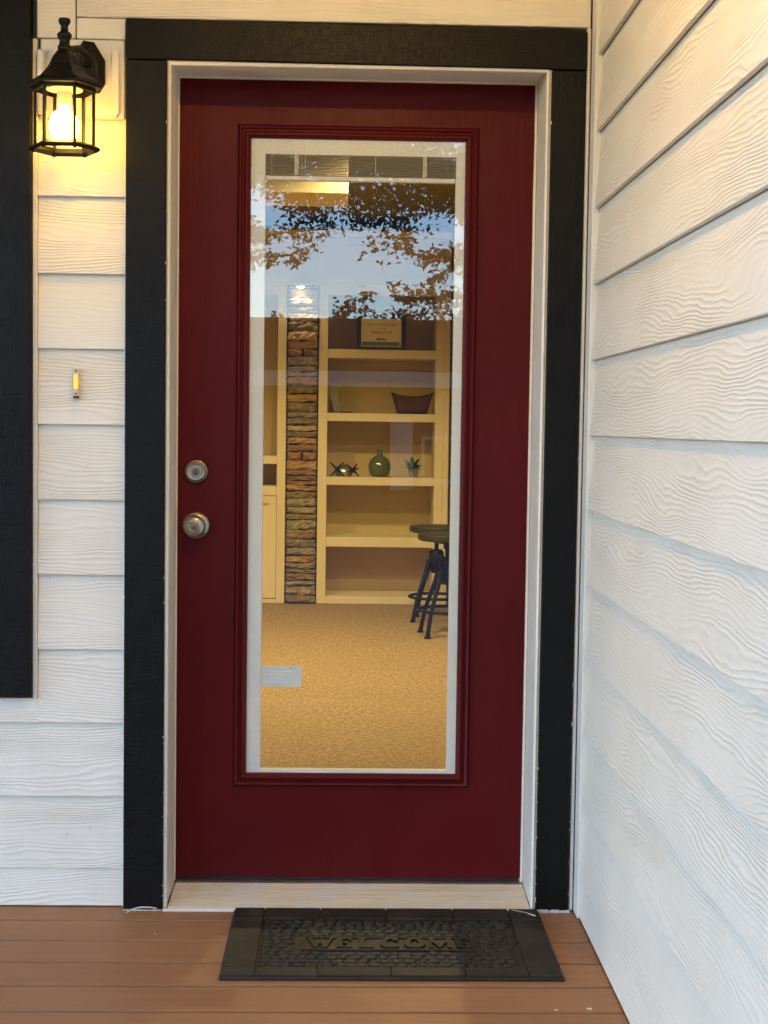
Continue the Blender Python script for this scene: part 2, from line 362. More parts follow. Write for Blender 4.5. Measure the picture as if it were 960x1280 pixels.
# lantern mounting block, side trims and frieze
bx('mounting_block', M['white'], fw, -.3125, -.1085, -.1760, -.1505, 1.951, 2.1405, .003)
bx('block_edge', M['white'], fw, -.3185, -.3000, -.1880, -.1765, 1.958, 2.113, .004)
e = MB(); e.prism([(-.1385, 2.113), (-.1385, 1.965), (-.1300, 1.953), (-.1225, 1.965), (-.1225, 2.113)], 'y', -.1860, -.1765); e.build('block_edge', M['white'], fw)
bx('frieze_board', M['siding'], fw, -.3205, -.2285, -.1770, -.1505, 2.1425, 2.62, .002)
bx('frieze_board', M['siding'], fw, -.2250, 1.0240, -.1770, -.1505, 2.194, 2.62, .002)
bx('frieze_board', M['siding'], fw, -.2250, -.1065, -.1765, -.1505, 2.1425, 2.1915, .002)
bx('corner_board', M['white'], fw, 1.0150, 1.0245, -.1835, -.1505, .002, 2.192, .002)
# side wall, laps facing -x, running towards the camera
sw = empty('side_wall', (1.0555, 0, 0), 'right side wall of white embossed lap siding boards running out beside the deck', 'wall')
LS = 2.42; lm = plank_mesh(LS)
for k in range(15):
    z = .102+.1829*k
    link('plank', lm, sw, (0, -.245, z), (0, 0, R(-90)))
b0 = MB(); b0.prism([(-.0235, .006), (-.0125, .006), (-.0045, .125), (-.0135, .125)], 'x', 0, LS); o = b0.build('plank', M['siding'], sw, loc=(0, -.245, 0), rot=(0, 0, R(-90)))
bx('corner_board', M['white'], sw, -.0295, -.0010, -.2435, -.1840, .002, 2.62, .002)
bx('corner_board', M['white'], sw, -.0310, .09, -2.76, -2.668, -.1, 2.62, .002)
bx('sheathing', simple('grey_sheathing_side', (.3, .29, .27), .9), sw, .0005, .15, -2.665, -.14, -.3, 2.9)
# porch ceiling with beam well above the view, and its lit lamp
pc = empty('porch_roof', (0, 0, 0), 'cream porch ceiling over the deck, above the red door', 'roof')
for k in range(17):
    bx('ceiling_board', M['ceilj'], pc, -3.6, 1.20, -.183-.1205*(k+1), -.183-.1205*k-.003, 2.6225, 2.64, .003)
bx('front_beam', M['white'], pc, -3.6, 1.20, -2.38, -2.236, 2.56, 2.95)
bx('roof_deck', M['rooftile'], pc, -3.9, 1.5, -2.6, .3, 2.955, 3.02)
pl = empty('porch_light', (.40, -1.56, 2.622), 'round flush porch ceiling light with a lit frosted globe', 'ceiling light')
MB().lathe([(.0, 0), (.085, 0), (.09, -.006), (.086, -.022), (0, -.022)], 32, cap=False).build('canopy', M['iron'], pl, 40)
MB().lathe([(.0, -.085), (.03, -.080), (.055, -.065), (.070, -.045), (.074, -.0225)], 32, cap=False).build('globe', M['dome'], pl, 60)
pd = bpy.data.lights.new('porch_bulb', 'POINT'); pd.energy = PORCH_W; pd.color = WARM; pd.shadow_soft_size = .035
po = bpy.data.objects.new('porch_bulb', pd); C.objects.link(po); po.parent = pl; po.location = (0, 0, -.10)

# ------------------------------------------------------------------ door frame: black casings, cream jambs, sill
df = empty('door_frame', (.457, -.19, 0), 'black rough sawn door surround with cream jambs and weathered wooden sill', 'door frame')
df.location = (0, 0, 0)
YF = -.190
bx('casing', M['black'], df, -.1040, -.0055, YF, -.1505, .004, 2.0920, .0025)
bx('casing', M['black'], df, .9290, 1.0125, YF-.001, -.1505, .004, 2.0865, .0025)
h = MB(); h.prism([(-.1040, 2.0935), (1.0130, 2.0880), (1.0130, 2.1810), (-.1040, 2.1905)], 'y', YF-.003, -.1505)
bmesh.ops.bevel(h.bm, geom=h.bm.edges[:], offset=.0025, segments=1, affect='EDGES'); h.build('head_casing', M['blackh'], df)
# brickmould strip (proud edge) then reveal
def jamb(xs, sgn):
    j = MB(); pr = [(0, -.182), (.005, -.1865), (.0095, -.182), (.0095, -.168), (.0075, -.160), (.0085, -.012), (-.03, -.012), (-.03, -.1435), (-.0035, -.1435), (-.0035, -.182)]
    j.prism([(xs+sgn*(a-.0055), y) for a, y in pr], 'z', .0045, 2.1); return j
jamb(.0, 1).build('jamb', M['cream'], df); jamb(.9220, -1).build('jamb', M['cream'], df)
hj = MB(); hj.prism([(-.182, 2.0945), (-.187, 2.089), (-.183, 2.0830), (-.166, 2.0830), (-.162, 2.0935), (-.012, 2.0955), (-.012, 2.125), (-.1415, 2.125), (-.1415, 2.0945)], 'x', .0035, .9185); hj.build('head_jamb', M['cream'], df)
st = MB(); st.box(.0005, .0052, -.0115, -.0022, .02, 2.0965); st.build('weather_strip', M['cream'], df)
st = MB(); st.box(.9125, .9180, -.0115, -.0022, .02, 2.0965); st.build('weather_strip', M['cream'], df)
st = MB(); st.box(.0056, .9121, -.0115, -.0022, 2.0925, 2.0985); st.build('weather_strip', M['cream'], df)
sl_ = MB(); pts = []   # ribbed wooden sill, sloping out
y = -.191; pts.append((y, -.02)); pts.append((y, .0060)); 
n = 13
for i in range(n):
    ya = -.186+i*.0128; za = .0075+i*.00062
    pts += [(ya, za), (ya+.0096, za+.0004), (ya+.0104, za-.0022), (ya+.0120, za-.0022)]
pts += [(-.016, .0150), (-.016, -.02)]
sl_.prism(pts, 'x', .0070, .9165); sl_.build('sill', M['sill'], df)
bx('sill_nose', M['white'], df, -.0048, .9275, -.1975, -.1915, -.002, .0058, .001)
MB().prism([(-.0155, .0), (-.0155, .0165), (-.008, .0195), (.046, .0195), (.046, .0)], 'x', .0072, .9165).build('sill_cap', M['alu'], df)

fl = MB(); rr = random.Random(9)
for xe, sg in ((-.1040, 1), (-.0055, -1), (.9290, 1), (1.0125, -1)):
    for _ in range(15):
        z_ = rr.uniform(.01, 2.05) if rr.random() < .5 else rr.uniform(.01, .6); h_ = rr.uniform(.001, .011)*rr.random(); w_ = rr.uniform(.0006, .0016)
        yf_ = YF-.0016; fl.box(*sorted((xe-sg*.0006, xe+sg*w_)), yf_, yf_+.0022, z_, z_+h_+.001, .0003)
tag(fl.build('paint_flecks', M['caulk'], df), kind='stuff')

# ------------------------------------------------------------------ the red door
dr = empty('front_door', (.457, 0, .02), 'closed burgundy red front door with a full length glass panel', 'door'); dr.location = (0, 0, 0)
DX0, DX1, DZ0, DZ1 = .0035, .9125, .0275, 2.1000
LX0, LX1, LZ0, LZ1 = .1535, .7710, .2700, 1.9810
d = MB()
def framebox(mb, x0, x1, z0, z1, X0, X1, Z0, Z1, ya, yb, bev=.0015):
    o = [(x0, z0), (x1, z0), (x1, z1), (x0, z1)]; i = [(X0, Z0), (X1, Z0), (X1, Z1), (X0, Z1)]
    vo = [[mb.bm.verts.new((p[0], yy, p[1])) for p in o] for yy in (ya, yb)]; vi = [[mb.bm.verts.new((p[0], yy, p[1])) for p in i] for yy in (ya, yb)]
    for k in range(4):
        q = (k+1) % 4
        mb.bm.faces.new((vo[0][k], vo[0][q], vi[0][q], vi[0][k])); mb.bm.faces.new((vo[1][k], vo[1][q], vi[1][q], vi[1][k]))
        mb.bm.faces.new((vo[0][k], vo[0][q], vo[1][q], vo[1][k])); mb.bm.faces.new((vi[0][k], vi[0][q], vi[1][q], vi[1][k]))
framebox(d, DX0, DX1, DZ0, DZ1, LX0+.012, LX1-.012, LZ0+.012, LZ1-.012, 0, .044); d.build('slab', M['red'], dr)
prof = [(-.0005, .0005), (0, -.003), (.002, -.0085), (.006, -.0115), (.0095, -.0105), (.0115, -.0065), (.013, -.0035), (.0165, -.0035), (.018, -.0075), (.0215, -.0105), (.0265, -.0100), (.030, -.0055), (.0330, .0015), (.0340, .0075)]
m_ = MB().rect_ring(LX0, LX1, LZ0, LZ1, prof); m_.build('glazing_moulding', M['red'], dr, 50)
bx('door_sweep', M['darkhole'], dr, .0075, .909, .004, .040, .0200, .0272, 0)
GX0, GX1, GZ0, GZ1 = LX0+.0335, LX1-.0345, LZ0+.0335, LZ1-.0335
pn = bx('glass_pane', M['glass'], dr, GX0, GX1, .0040, .0070, GZ0, GZ1, 0)
# white spacer frame of the enclosed blind
fr = MB(); framebox(fr, GX0, GX1, GZ0, GZ1, .2235, .7135, .3115, 1.9085, .0085, .030); fr.build('blind_frame', M['vinyl'], dr)
bl = empty('x', (0, 0, 0)); bpy.data.objects.remove(bl)
me = None
for k in range(13):
    z = 1.8575+.0039*k
    if me is None:
        o = MB().prism([(.0110, -.0013), (.0175, .0003), (.0250, -.0006), (.0250, .0004), (.0175, .0014), (.0110, -.0003)], 'x', .2245, .7125).build('blind_slat', M['slat'], dr); me = o.data; o.location = (0, 0, z)
    else: link('blind_slat', me, dr, (0, 0, z))
bx('blind_bottom_rail', M['vinyl'], dr, .2245, .7125, .0095, .0270, 1.8430, 1.8545, .002)
for x in (.3030, .6330): bx('ladder_tape', M['tape'], dr, x-.0055, x+.0055, .0092, .0100, 1.8560, 1.9080, .0003)
for x in (.2400, .3160, .3260, .5060): bx('blind_cord', M['tape'], dr, x-.0008, x+.0008, .0093, .0104, 1.856, 1.908, .0002)
bx('door_sticker', M['sticker'], dr, .2250, .3300, .0082, .0092, .5310, .5850, .0003); sk_ = bpy.data.objects['door_sticker']; sk_['label'] = 'pale faded sticker on the lower left of the glass'
for q in range(4): bx('print_line', M['stickline'], sk_, .2320, .3010 + .004*(q % 2), .0074, .0080, .5420+q*.0095, .5440+q*.0095, 0)
bx('print_line', M['slat'], sk_, .2990, .3060, .0074, .0080, .5790, .5812, 0)
# deadbolt and knob
db = MB().lathe([(0, 0), (.0315, 0), (.0320, -.003), (.0290, -.0085), (.0262, -.0095), (0, -.0095)], 40, (.0535, 0, 1.0925), 'y', cap=False).build('deadbolt', M['brass'], dr, 40)
MB().lathe([(0, -.0096), (.0250, -.0096), (.0232, -.0215), (.0215, -.0228), (.0180, -.0222), (.0172, -.0205), (0, -.0205)], 40, (.0535, 0, 1.0925), 'y', cap=False).build('lock_collar', M['nickel'], db, 40)
MB().lathe([(0, -.0206), (.0105, -.0206), (.0105, -.0225), (.0, -.0228)], 24, (.0535, 0, 1.0925), 'y', cap=False).build('lock_cylinder', M['brass'], db, 40)
bx('keyhole', M['darkhole'], db, .0522, .0548, -.0234, -.0229, 1.0850, 1.0965, 0)
kn = MB().lathe([(0, 0), (.0355, 0), (.0360, -.003), (.0330, -.0080), (.0200, -.0125), (.0140, -.0145), (.0135, -.024), (.0175, -.029), (.0250, -.036), (.0285, -.0450), (.0270, -.0540), (.0215, -.0595), (.0150, -.0610), (0, -.0610)], 44, (.0535, 0, .953), 'y', cap=False).build('door_knob', M['nickel'], dr, 50)
MB().lathe([(.0150, -.0611), (.0150, -.0640), (.0128, -.0655), (.0108, -.0640), (.0108, -.0611)], 32, (.0535, 0, .953), 'y', cap=False).build('knob_ring', M['nickel'], kn, 50)
MB().lathe([(0, -.0611), (.0095, -.0611), (.0093, -.0632), (0, -.0636)], 24, (.0535, 0, .953), 'y', cap=False).build('lock_cylinder', M['brass'], kn, 50)
bx('keyhole', M['darkhole'], kn, .0523, .0547, -.0642, -.0637, .9475, .9560, 0)

# ------------------------------------------------------------------ black window casing at the left
wc = empty('window', (0, 0, 0), 'black painted window casing at the left edge, beside the short siding courses', 'window')
bx('casing', M['black'], wc, -.4350, -.3340, -.1900, -.1505, .5330, 2.62, .003)
bx('casing', M['blackh'], wc, -1.60, -.4365, -.1895, -.1505, .5335, .632, .003)
bx('casing', M['black'], wc, -1.702, -1.6015, -.1900, -.1505, .5330, 2.62, .003)
bx('pane', M['darkglass'], wc, -1.60, -.4365, -.158, -.1505, .634, 2.6, 0)
bx('meeting_rail', M['black'], wc, -1.60, -.4365, -.175, -.1585, 1.58, 1.62)

# ------------------------------------------------------------------ lantern
LC = (-.2285, -.312)
ln = empty('wall_lantern', (LC[0], LC[1], 1.85), 'lit black six sided lantern on the wall left of the door', 'lantern'); ln.location = (LC[0], LC[1], 0)
I = M['iron']
hexp = lambda pr, nm, mt, sm=None: MB().lathe(pr, 6, cap=False).build(nm, mt, ln, sm)
hexp([(0, 2.030), (.0700, 2.000), (.0715, 1.990), (.0860, 1.9935), (.0870, 1.9990), (.0800, 2.0080), (.0560, 2.0230), (.0370, 2.0450), (.0290, 2.0620), (.0275, 2.0660), (.0170, 2.0800), (0, 2.0800)], 'lantern_roof', I)
hexp([(.0690, 1.9985), (.0690, 1.984), (.0735, 1.984), (.0735, 1.9985)], 'roof_skirt', I)
MB().lathe([(0, 2.0795), (.0150, 2.0795), (.0165, 2.088), (.0125, 2.092), (.0120, 2.103), (.0155, 2.108), (.0175, 2.114), (.0150, 2.119), (.0090, 2.123), (.0085, 2.136), (.0125, 2.141), (.0145, 2.147), (.0125, 2.152), (0, 2.1535)], 16, cap=False).build('finial', I, ln, 60)
hexp([(.0640, 1.8640), (.0820, 1.8560), (.0835, 1.8500), (.0790, 1.8470), (.0640, 1.8535), (.0640, 1.8640)], 'bottom_ring', I)
for k in range(6):
    a = math.pi*k/3; p = V(.0680*math.cos(a), .0680*math.sin(a), 0)
    MB().beam(p+V(0, 0, 1.858), p+V(0, 0, 1.992), .0065, .0065, (math.cos(a), math.sin(a), .001)).build('cage_bar', I, ln)
    a2 = a+math.pi/3; q = V(.0665*math.cos(a2), .0665*math.sin(a2), 0); p = V(.0665*math.cos(a), .0665*math.sin(a), 0); t = (q-p)*.055
    gp = MB(); u = (q-p).normalized(); nrm = u.cross(V(0, 0, 1))
    gp.beam(p+t+V(0, 0, 1.925), q-t+V(0, 0, 1.925), .0016, .130); gp.build('glass_panel', M['lglass'], ln)
    f_ = MB(); f_.lathe([(0, 1.844), (.0040, 1.845), (.0045, 1.849), (0, 1.8535)], 8, (.072*math.cos(a), .072*math.sin(a), 0), cap=False); f_.build('foot_nut', I, ln)
MB().lathe([(0, 2.000), (.0440, 1.998), (.0420, 1.988), (.0240, 1.984), (0, 1.984)], 24, cap=False).build('cage_lid', M['socket'], ln, 50)
MB().lathe([(.0170, 1.984), (.0170, 1.955), (.0140, 1.952), (0, 1.952)], 20, cap=False).build('bulb_socket', M['socket'], ln, 50)
MB().lathe([(0, 1.953), (.0130, 1.952), (.0140, 1.944), (.0260, 1.934), (.0345, 1.916), (.0355, 1.898), (.0290, 1.880), (.0150, 1.870), (0, 1.868)], 24, cap=False).build('bulb', M['bulb'], ln, 70)
# backplate (long octagon) and arm
wy = -.1762-LC[1]
bp = MB(); P8 = [(-.022, 2.012), (.024, 2.012), (.038, 2.034), (.038, 2.090), (.012, 2.132), (-.014, 2.136), (-.034, 2.105), (-.036, 2.034)]
bpx = .035
rings = []
for sc, yy in ((1.0, wy-.0002), (1.0, wy-.008), (.86, wy-.014), (.62, wy-.026), (.5, wy-.028)):
    rings.append([bp.bm.verts.new((bpx+x*sc, yy, 2.066+(z-2.066)*sc)) for x, z in P8])
for A, B in zip(rings, rings[1:]):
    for k in range(8): bp.bm.faces.new((A[k], A[(k+1) % 8], B[(k+1) % 8], B[k]))
bp.bm.faces.new(rings[0]); bp.bm.faces.new(rings[-1]); bp.build('backplate', I, ln)
MB().tube([(bpx, wy-.026, 2.075), (bpx*.9, wy-.05, 2.092), (bpx*.6, wy-.08, 2.098), (bpx*.25, wy-.108, 2.088), (.004, -.008, 2.070)], [.011, .010, .009, .0095, .011], 10).build('arm', I, ln, 60)

# ------------------------------------------------------------------ doorbell
be = empty('doorbell', (-.2255, -.165, 1.309), 'small pale doorbell with a glowing orange button on the left siding', 'doorbell')
MB().box(-.0085, .0085, -.0110, .0005, -.0380, .0390, .003, 2).build('bell_plate', M['bellbody'], be)
MB().box(-.0050, .0050, -.0150, -.0112, -.0130, .0230, .002, 2).build('bell_button', M['bell'], be)
for z in (.032, -.024): MB().lathe([(0, -.0126), (.0020, -.0124), (.0024, -.0111)], 12, (0, 0, z), 'y', cap=False).build('screw', M['darkhole'], be)
MB().box(-.0060, .0085, -.0125, -.0112, -.0350, -.0300, .0005).build('bell_notch', M['darkhole'], be)

# ------------------------------------------------------------------ door mat
mt = empty('door_mat', (.5545, -.4275, .0005), 'dark rubber welcome mat with moulded cobbles in front of the door sill', 'door mat')
W2, D2 = .381, .2285
MB().box(-W2, W2, -D2, D2, 0, .0070, .003).build('mat_base', M['rubber'], mt)
def tile(x0, x1, y0, y1): MB().box(x0+.0012, x1-.0012, y0+.0012, y1-.0012, .0055, .0122, .0014).build('border_tile', M['rubber'], mt)
xs = [-W2+.003, -.303, -.165, -.002, .163, .303, W2-.003]; BI, TI = -.1750, .1460
for a, b_ in zip(xs, xs[1:]):
    tile(a, b_, -D2+.003, BI); tile(a, b_, TI, D2-.003)
for a, b_ in ((BI, -.012), (-.012, TI)): tile(xs[0], xs[1], a, b_); tile(xs[-2], xs[-1], a, b_)
cob = MB(); rr = random.Random(3)
ny = 13; dy = (TI-BI-.006)/ny
for j in range(ny):
    yc = BI+.004+dy*(j+.5); x = -.300
    while x < .292:
        wd = rr.uniform(.018, .036); xc = x+wd/2; x += wd
        if xc+wd/2 > .302: break
        yj = yc+rr.uniform(-.003, .003)
        if -.222 < xc < .222 and -.074 < yj < .026: continue
        nn = 7; r0 = rr.uniform(0, 1); sq = rr.uniform(-.4, .4)
        ring = []
        for k in range(nn):
            a = 2*math.pi*(k+r0)/nn; rx = wd*.5*rr.uniform(.84, 1.03); ry = dy*.54*rr.uniform(.78, 1.05)
            ca, sa = math.cos(a), math.sin(a); ca = math.copysign(abs(ca)**.75, ca); sa = math.copysign(abs(sa)**.75, sa)
            ring.append((rx*ca+sq*ry*sa*.5, ry*sa))
        hh = rr.uniform(.0108, .0124)
        A = [cob.bm.verts.new((xc+p, yj+q, .0065)) for p, q in ring]; B = [cob.bm.verts.new((xc+p*.86, yj+q*.84, hh-.0012)) for p, q in ring]; D = [cob.bm.verts.new((xc+p*.66, yj+q*.62, hh)) for p, q in ring]
        for P, Q in ((A, B), (B, D)):
            for k in range(nn): cob.bm.faces.new((P[k], P[(k+1) % nn], Q[(k+1) % nn], Q[k]))
        cob.bm.faces.new(D)
tag(cob.build('cobble_relief', M['rubber'], mt), kind='stuff')
bx('word_panel', M['rubberpale'], mt, -.1955, .1875, -.0595, .0115, .0068, .0084, 0)
pw = MB(); framebox(pw, -.204, -.204+.400, -.066, .018, -.196, -.196+.384, -.060, .012, 0, 1)
pw.xf(Matrix(((1, 0, 0, 0), (0, 0, 1, 0), (0, .0055, 0, .0066), (0, 0, 0, 1)))); pw.build('word_panel_border', M['rubber'], mt)
LT = {'W': [((0, 1), (.28, 0), .15), ((.28, 0), (.5, .85), .09), ((.5, .85), (.72, 0), .15), ((.72, 0), (1, 1), .09), ((-.08, .97), (.14, .97), .06), ((.86, .97), (1.08, .97), .06)],
      'E': [((.15, 0), (.15, 1), .22), ((0, .96), (.78, .96), .08), ((0, .04), (.82, .04), .08), ((.12, .52), (.55, .52), .08), ((.78, .74), (.78, 1), .07), ((.82, 0), (.82, .26), .07), ((.55, .4), (.55, .64), .06)],
      'L': [((.15, 0), (.15, 1), .24), ((0, .96), (.42, .96), .08), ((0, .04), (.78, .04), .08), ((.78, 0), (.78, .28), .07)],
      'M': [((.06, 0), (.06, 1), .09), ((.08, 1), (.5, .1), .16), ((.5, .1), (.92, 1), .09), ((.93, 0), (.93, 1), .17), ((-.06, .03), (.2, .03), .06), ((.8, .03), (1.08, .03), .06)]}
def arc(cx, rx, a0, a1, n=14): return [(cx+rx*math.cos(R(a0+(a1-a0)*i/n)), .5+.48*math.sin(R(a0+(a1-a0)*i/n))) for i in range(n+1)]
x = -.186; lw = .043; lh = .062; gap = .0125
for ch in 'WELCOME':
    b = MB(); wd = lw*(1.18 if ch in 'WM' else 1.0 if ch in 'CO' else .92)
    if ch in LT: segs = LT[ch]
    else:
        pts = arc(.5, .42, 0, 360, 18) if ch == 'O' else arc(.5, .42, 42, 318, 16)
        segs = [(p, q, .17*abs(math.sin(math.atan2(q[1]-p[1], q[0]-p[0])))+.07) for p, q in zip(pts, pts[1:])]
        if ch == 'C': segs += [((.83, .68), (.83, .98), .07)]
    for i, (p, q, t) in enumerate(segs):
        b.beam((x+p[0]*wd, -.055+p[1]*lh, .0098+i*.00004), (x+q[0]*wd, -.055+q[1]*lh, .0098+i*.00004), t*lh*1.0, .0074)
    o = b.build('letter', M['rubberdark'], mt); x += wd+gap
    
# bits of caulk and debris
def smear(name, pts, label, cat, m='caulk', hgt=.003):
    b = MB(); r2 = random.Random(len(pts)*7+int(abs(pts[0][0])*1000)); 
    b.tube([(x_, y_, z_) for x_, y_, z_, _ in pts], [w_ for *_, w_ in pts], 7)
    for v in b.bm.verts: v.co += V(r2.uniform(-1, 1), r2.uniform(-1, 1), r2.uniform(-.4, .4))*.0012
    zc = pts[0][2]
    for v in b.bm.verts: v.co.z = zc+(v.co.z-zc)*.4
    return tag(b.build(name, M[m], None, 60), label, cat)
smear('caulk_smear', [(.845, -.205, .0108, .003), (.875, -.215, .0108, .006), (.900, -.232, .0108, .005), (.918, -.252, .0108, .007), (.922, -.272, .0108, .003)], 'white dried caulk smear across the back right corner of the door mat', 'caulk')
smear('caulk_smear', [(.190, -.212, .0108, .002), (.205, -.214, .0108, .005), (.225, -.213, .0108, .004), (.250, -.214, .0108, .002)], 'pale dusty smear on the back left corner of the door mat', 'caulk')
b = MB(); b.tube([(-.093, -.225, .004), (-.080, -.212, .009), (-.060, -.2035, .012), (-.035, -.2005, .011), (-.018, -.199, .008)], [.0008, .0018, .0022, .0018, .0012], 6)
tag(b.build('caulk_string', M['caulk'], None, 60), 'curled white string of caulk at the foot of the left black casing', 'caulk')
for i, (x_, y_, s_) in enumerate(((.963, -.808, .006), (.893, -.813, .0035), (-.003, -.36, .0022), (.925, -.44, .002))):
    b = MB(); rr = random.Random(i+20)
    b.box(-s_, s_, -s_*.6, s_*.6, 0, s_*.5, s_*.2)
    for v in b.bm.verts: v.co += V(rr.uniform(-1, 1), rr.uniform(-1, 1), 0)*s_*.3
    lab = ['largest pale wood chip lying on the deck near the right wall', 'small pale chip on the deck board left of the larger chip', 'tiny pale crumb on the deck left of the door mat', 'tiny pale crumb on the deck right of the door mat'][i]
    tag(b.build('wood_chip', M['sill'], None, loc=(x_, y_, .0003)), lab, 'debris', 'pale chips on the deck')
rb = MB(); rr = random.Random(5)
for i in range(16):
    x_ = .93+.082*i/15; s_ = rr.uniform(.002, .0045); rb.box(x_-s_, x_+s_, -.1945-s_, -.1915, .0002, .002+s_*1.3, .0008)
rb.build('caulk_bead', M['caulk'], df)
rb = MB()
for i in range(14):
    x_ = -.100+.088*i/13; s_ = rr.uniform(.0015, .003); rb.box(x_-s_*1.6, x_+s_*1.6, -.1940-s_, -.1915, .0002, .001+s_*.9, .0006)
rb.build('caulk_bead', M['caulk'], df)

# ------------------------------------------------------------------ the room behind the glass
FL = .022
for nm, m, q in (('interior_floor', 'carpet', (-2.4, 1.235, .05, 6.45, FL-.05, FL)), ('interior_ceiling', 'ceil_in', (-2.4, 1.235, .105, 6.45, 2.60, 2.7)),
                 ('interior_back_wall', 'wall_in', (-2.4, 1.235, 6.4505, 6.6, FL-.05, 2.7)), ('interior_left_wall', 'wall_in', (-2.55, -2.4005, .105, 6.6, FL-.05, 2.7)),
                 ('interior_right_wall', 'wall_in', (1.2355, 1.4, .105, 6.6, FL-.05, 2.7)), ('interior_front_wall', 'wall_in', (-2.4, -.1, .101, .2, FL+.001, 2.598)),
                 ('interior_front_wall', 'wall_in', (.99, 1.2345, .101, .2, FL+.001, 2.598)), ('interior_front_wall', 'wall_in', (-.0995, .9895, .101, .2, 2.13, 2.597))):
    b = MB(); b.box(*q); tag(b.build(nm, M[m]), kind='structure')
rs = MB(); rs.box(-2.6, 1.45, .06, 6.7, 2.71, 2.9); rs.box(-2.75, -2.56, -.1, 6.7, -.42, 2.9); rs.box(1.41, 1.6, -.1, 6.7, -.42, 2.9); rs.box(-2.75, 1.6, 6.61, 6.8, -.42, 2.9); rs.box(-2.55, 1.4, .1, 6.6, -.42, -.05)
tag(rs.build('house_shell', M['stucco']), kind='structure')
bx('room_side_panel', M['darkhole'], None, -.03, -.0095, .0, .100, 0, 2.13, 0); tag(bpy.data.objects['room_side_panel'], kind='structure')
b = bx('room_side_panel', M['darkhole'], None, .9305, .985, .0, .100, 0, 2.13, 0); tag(b, kind='structure')
sof = bx('ceiling_beam', M['paint_in'], None, -2.39, .436, 2.95, 3.35, 2.27, 2.599, .004); tag(sof, 'bright cream dropped ceiling beam seen high through the door glass', 'beam')

YS, YB = 6.0, 6.40
P = M['paint_in']
cabs = empty('bookcase', (.7, YS, FL), 'cream built in bookcase with four open shelves right of the stone column', 'bookcase'); cabs.location = (0, 0, 0)
bx('side_panel', P, cabs, .2560, .3160, YS, YB, FL+.001, 2.140, .002)
bx('side_panel', P, cabs, 1.0350, 1.0900, YS, YB, FL+.001, 2.140, .002)
bx('side_trim', P, cabs, 1.0905, 1.1300, YS-.02, YS+.03, FL+.001, 2.50, .006)
for z0, z1 in ((1.668, 1.726), (1.248, 1.302), (.821, .876), (.407, .472)): bx('shelf', P, cabs, .3165, 1.0345, YS+.001, YB-.012, z0, z1, .002)
bx('plinth', P, cabs, .3165, 1.0345, YS+.001, YB-.012, FL+.001, .073, .002)
bx('back_panel', M['back_in'], cabs, .3165, 1.0345, YB-.0115, YB, FL, 2.14, 0)
bx('head_rail', P, cabs, .3165, 1.0345, YS+.001, YS+.03, 2.085, 2.140, .002)
up = empty('wall_cabinet', (.5, YS, 2.14), 'long cream cabinet with recessed panels above the stone column and shelves', 'cabinet'); up.location = (0, 0, 0)
bx('carcass', P, up, -.95, 1.088, YS+.012, YB, 2.1410, 2.462, .001)
def panel_door(par, x0, x1, z0, z1, w=.045, y=YS+.0115):
    f = MB(); framebox(f, x0, x1, z0, z1, x0+w, x1-w, z0+w, z1-w, y-.020, y); o = f.build('cabinet_door', P, par)
    MB().box(x0+w+.0005, x1-w-.0005, y-.0075, y-.0005, z0+w+.0005, z1-w-.0005).build('door_panel', P, o)
panel_door(up, .2410, 1.0860, 2.160, 2.458); panel_door(up, -.62, .2385, 2.160, 2.458)
MB().prism([(YS+.05, 2.4625), (YS-.020, 2.4625), (YS-.030, 2.470), (YS-.050, 2.492), (YS-.052, 2.502), (YS+.05, 2.502)], 'x', -.95, 1.130).build('crown_moulding', P, up)
bx('bottom_rail', P, up, -.95, 1.088, YS-.012, YS+.011, 2.1410, 2.158, .001)
lc = empty('tall_cabinet', (-.3, YS, FL), 'cream cabinet left of the stone column with open niches above a panelled door', 'cabinet'); lc.location = (0, 0, 0)
bx('side_panel', P, lc, -.0170, .0410, YS, YB, FL+.001, 2.1405, .002); bx('side_panel', P, lc, -.95, -.90, YS, YB, FL+.001, 2.1405, .002)
for z0, z1 in ((2.082, 2.140), (.956, 1.010), (.745, .807), (FL+.001, .052)): bx('rail', P, lc, -.8995, -.0175, YS+.001, YB-.02, z0, z1, .002)
bx('back_panel', M['back_in'], lc, -.8995, -.0175, YB-.0115, YB, .81, 2.08, 0)
panel_door(lc, -.46, -.0190, .058, .742, .05, YS+.02)
pk = empty('puck_light', (.145, YS-.005, 2.1395), 'small lit puck light under the wall cabinet above the stone column', 'light')
pk.location = (.130, YS+.0, 2.1405)
MB().lathe([(0, 0), (.034, 0), (.034, -.010), (.028, -.012), (0, -.012)], 24, (0, -.052, 0), cap=False).build('puck_body', M['vinyl'], pk, 40)
MB().lathe([(0, -.0125), (.024, -.0125), (.024, -.017), (0, -.020)], 24, (0, -.052, 0), cap=False).build('puck_lens', M['puck'], pk, 40)
bx('puck_bracket', P, pk, -.06, .07, -.10, -.013, .0005, .012)
def lamp(name, kind, loc, e, col, size, parent=None, **k):
    l_ = bpy.data.lights.new(name, kind); l_.energy = e; l_.color = col
    if kind != 'AREA': l_.shadow_soft_size = size
    for a, v in k.items(): setattr(l_, a, v)
    o = bpy.data.objects.new(name, l_); C.objects.link(o); o.location = loc
    if parent: o.parent = parent
    return o
lamp('puck_bulb', 'SPOT', (0, -.062, -.03), SPOT_W, (1, .80, .40), .02, pk, spot_size=R(110), spot_blend=.5)
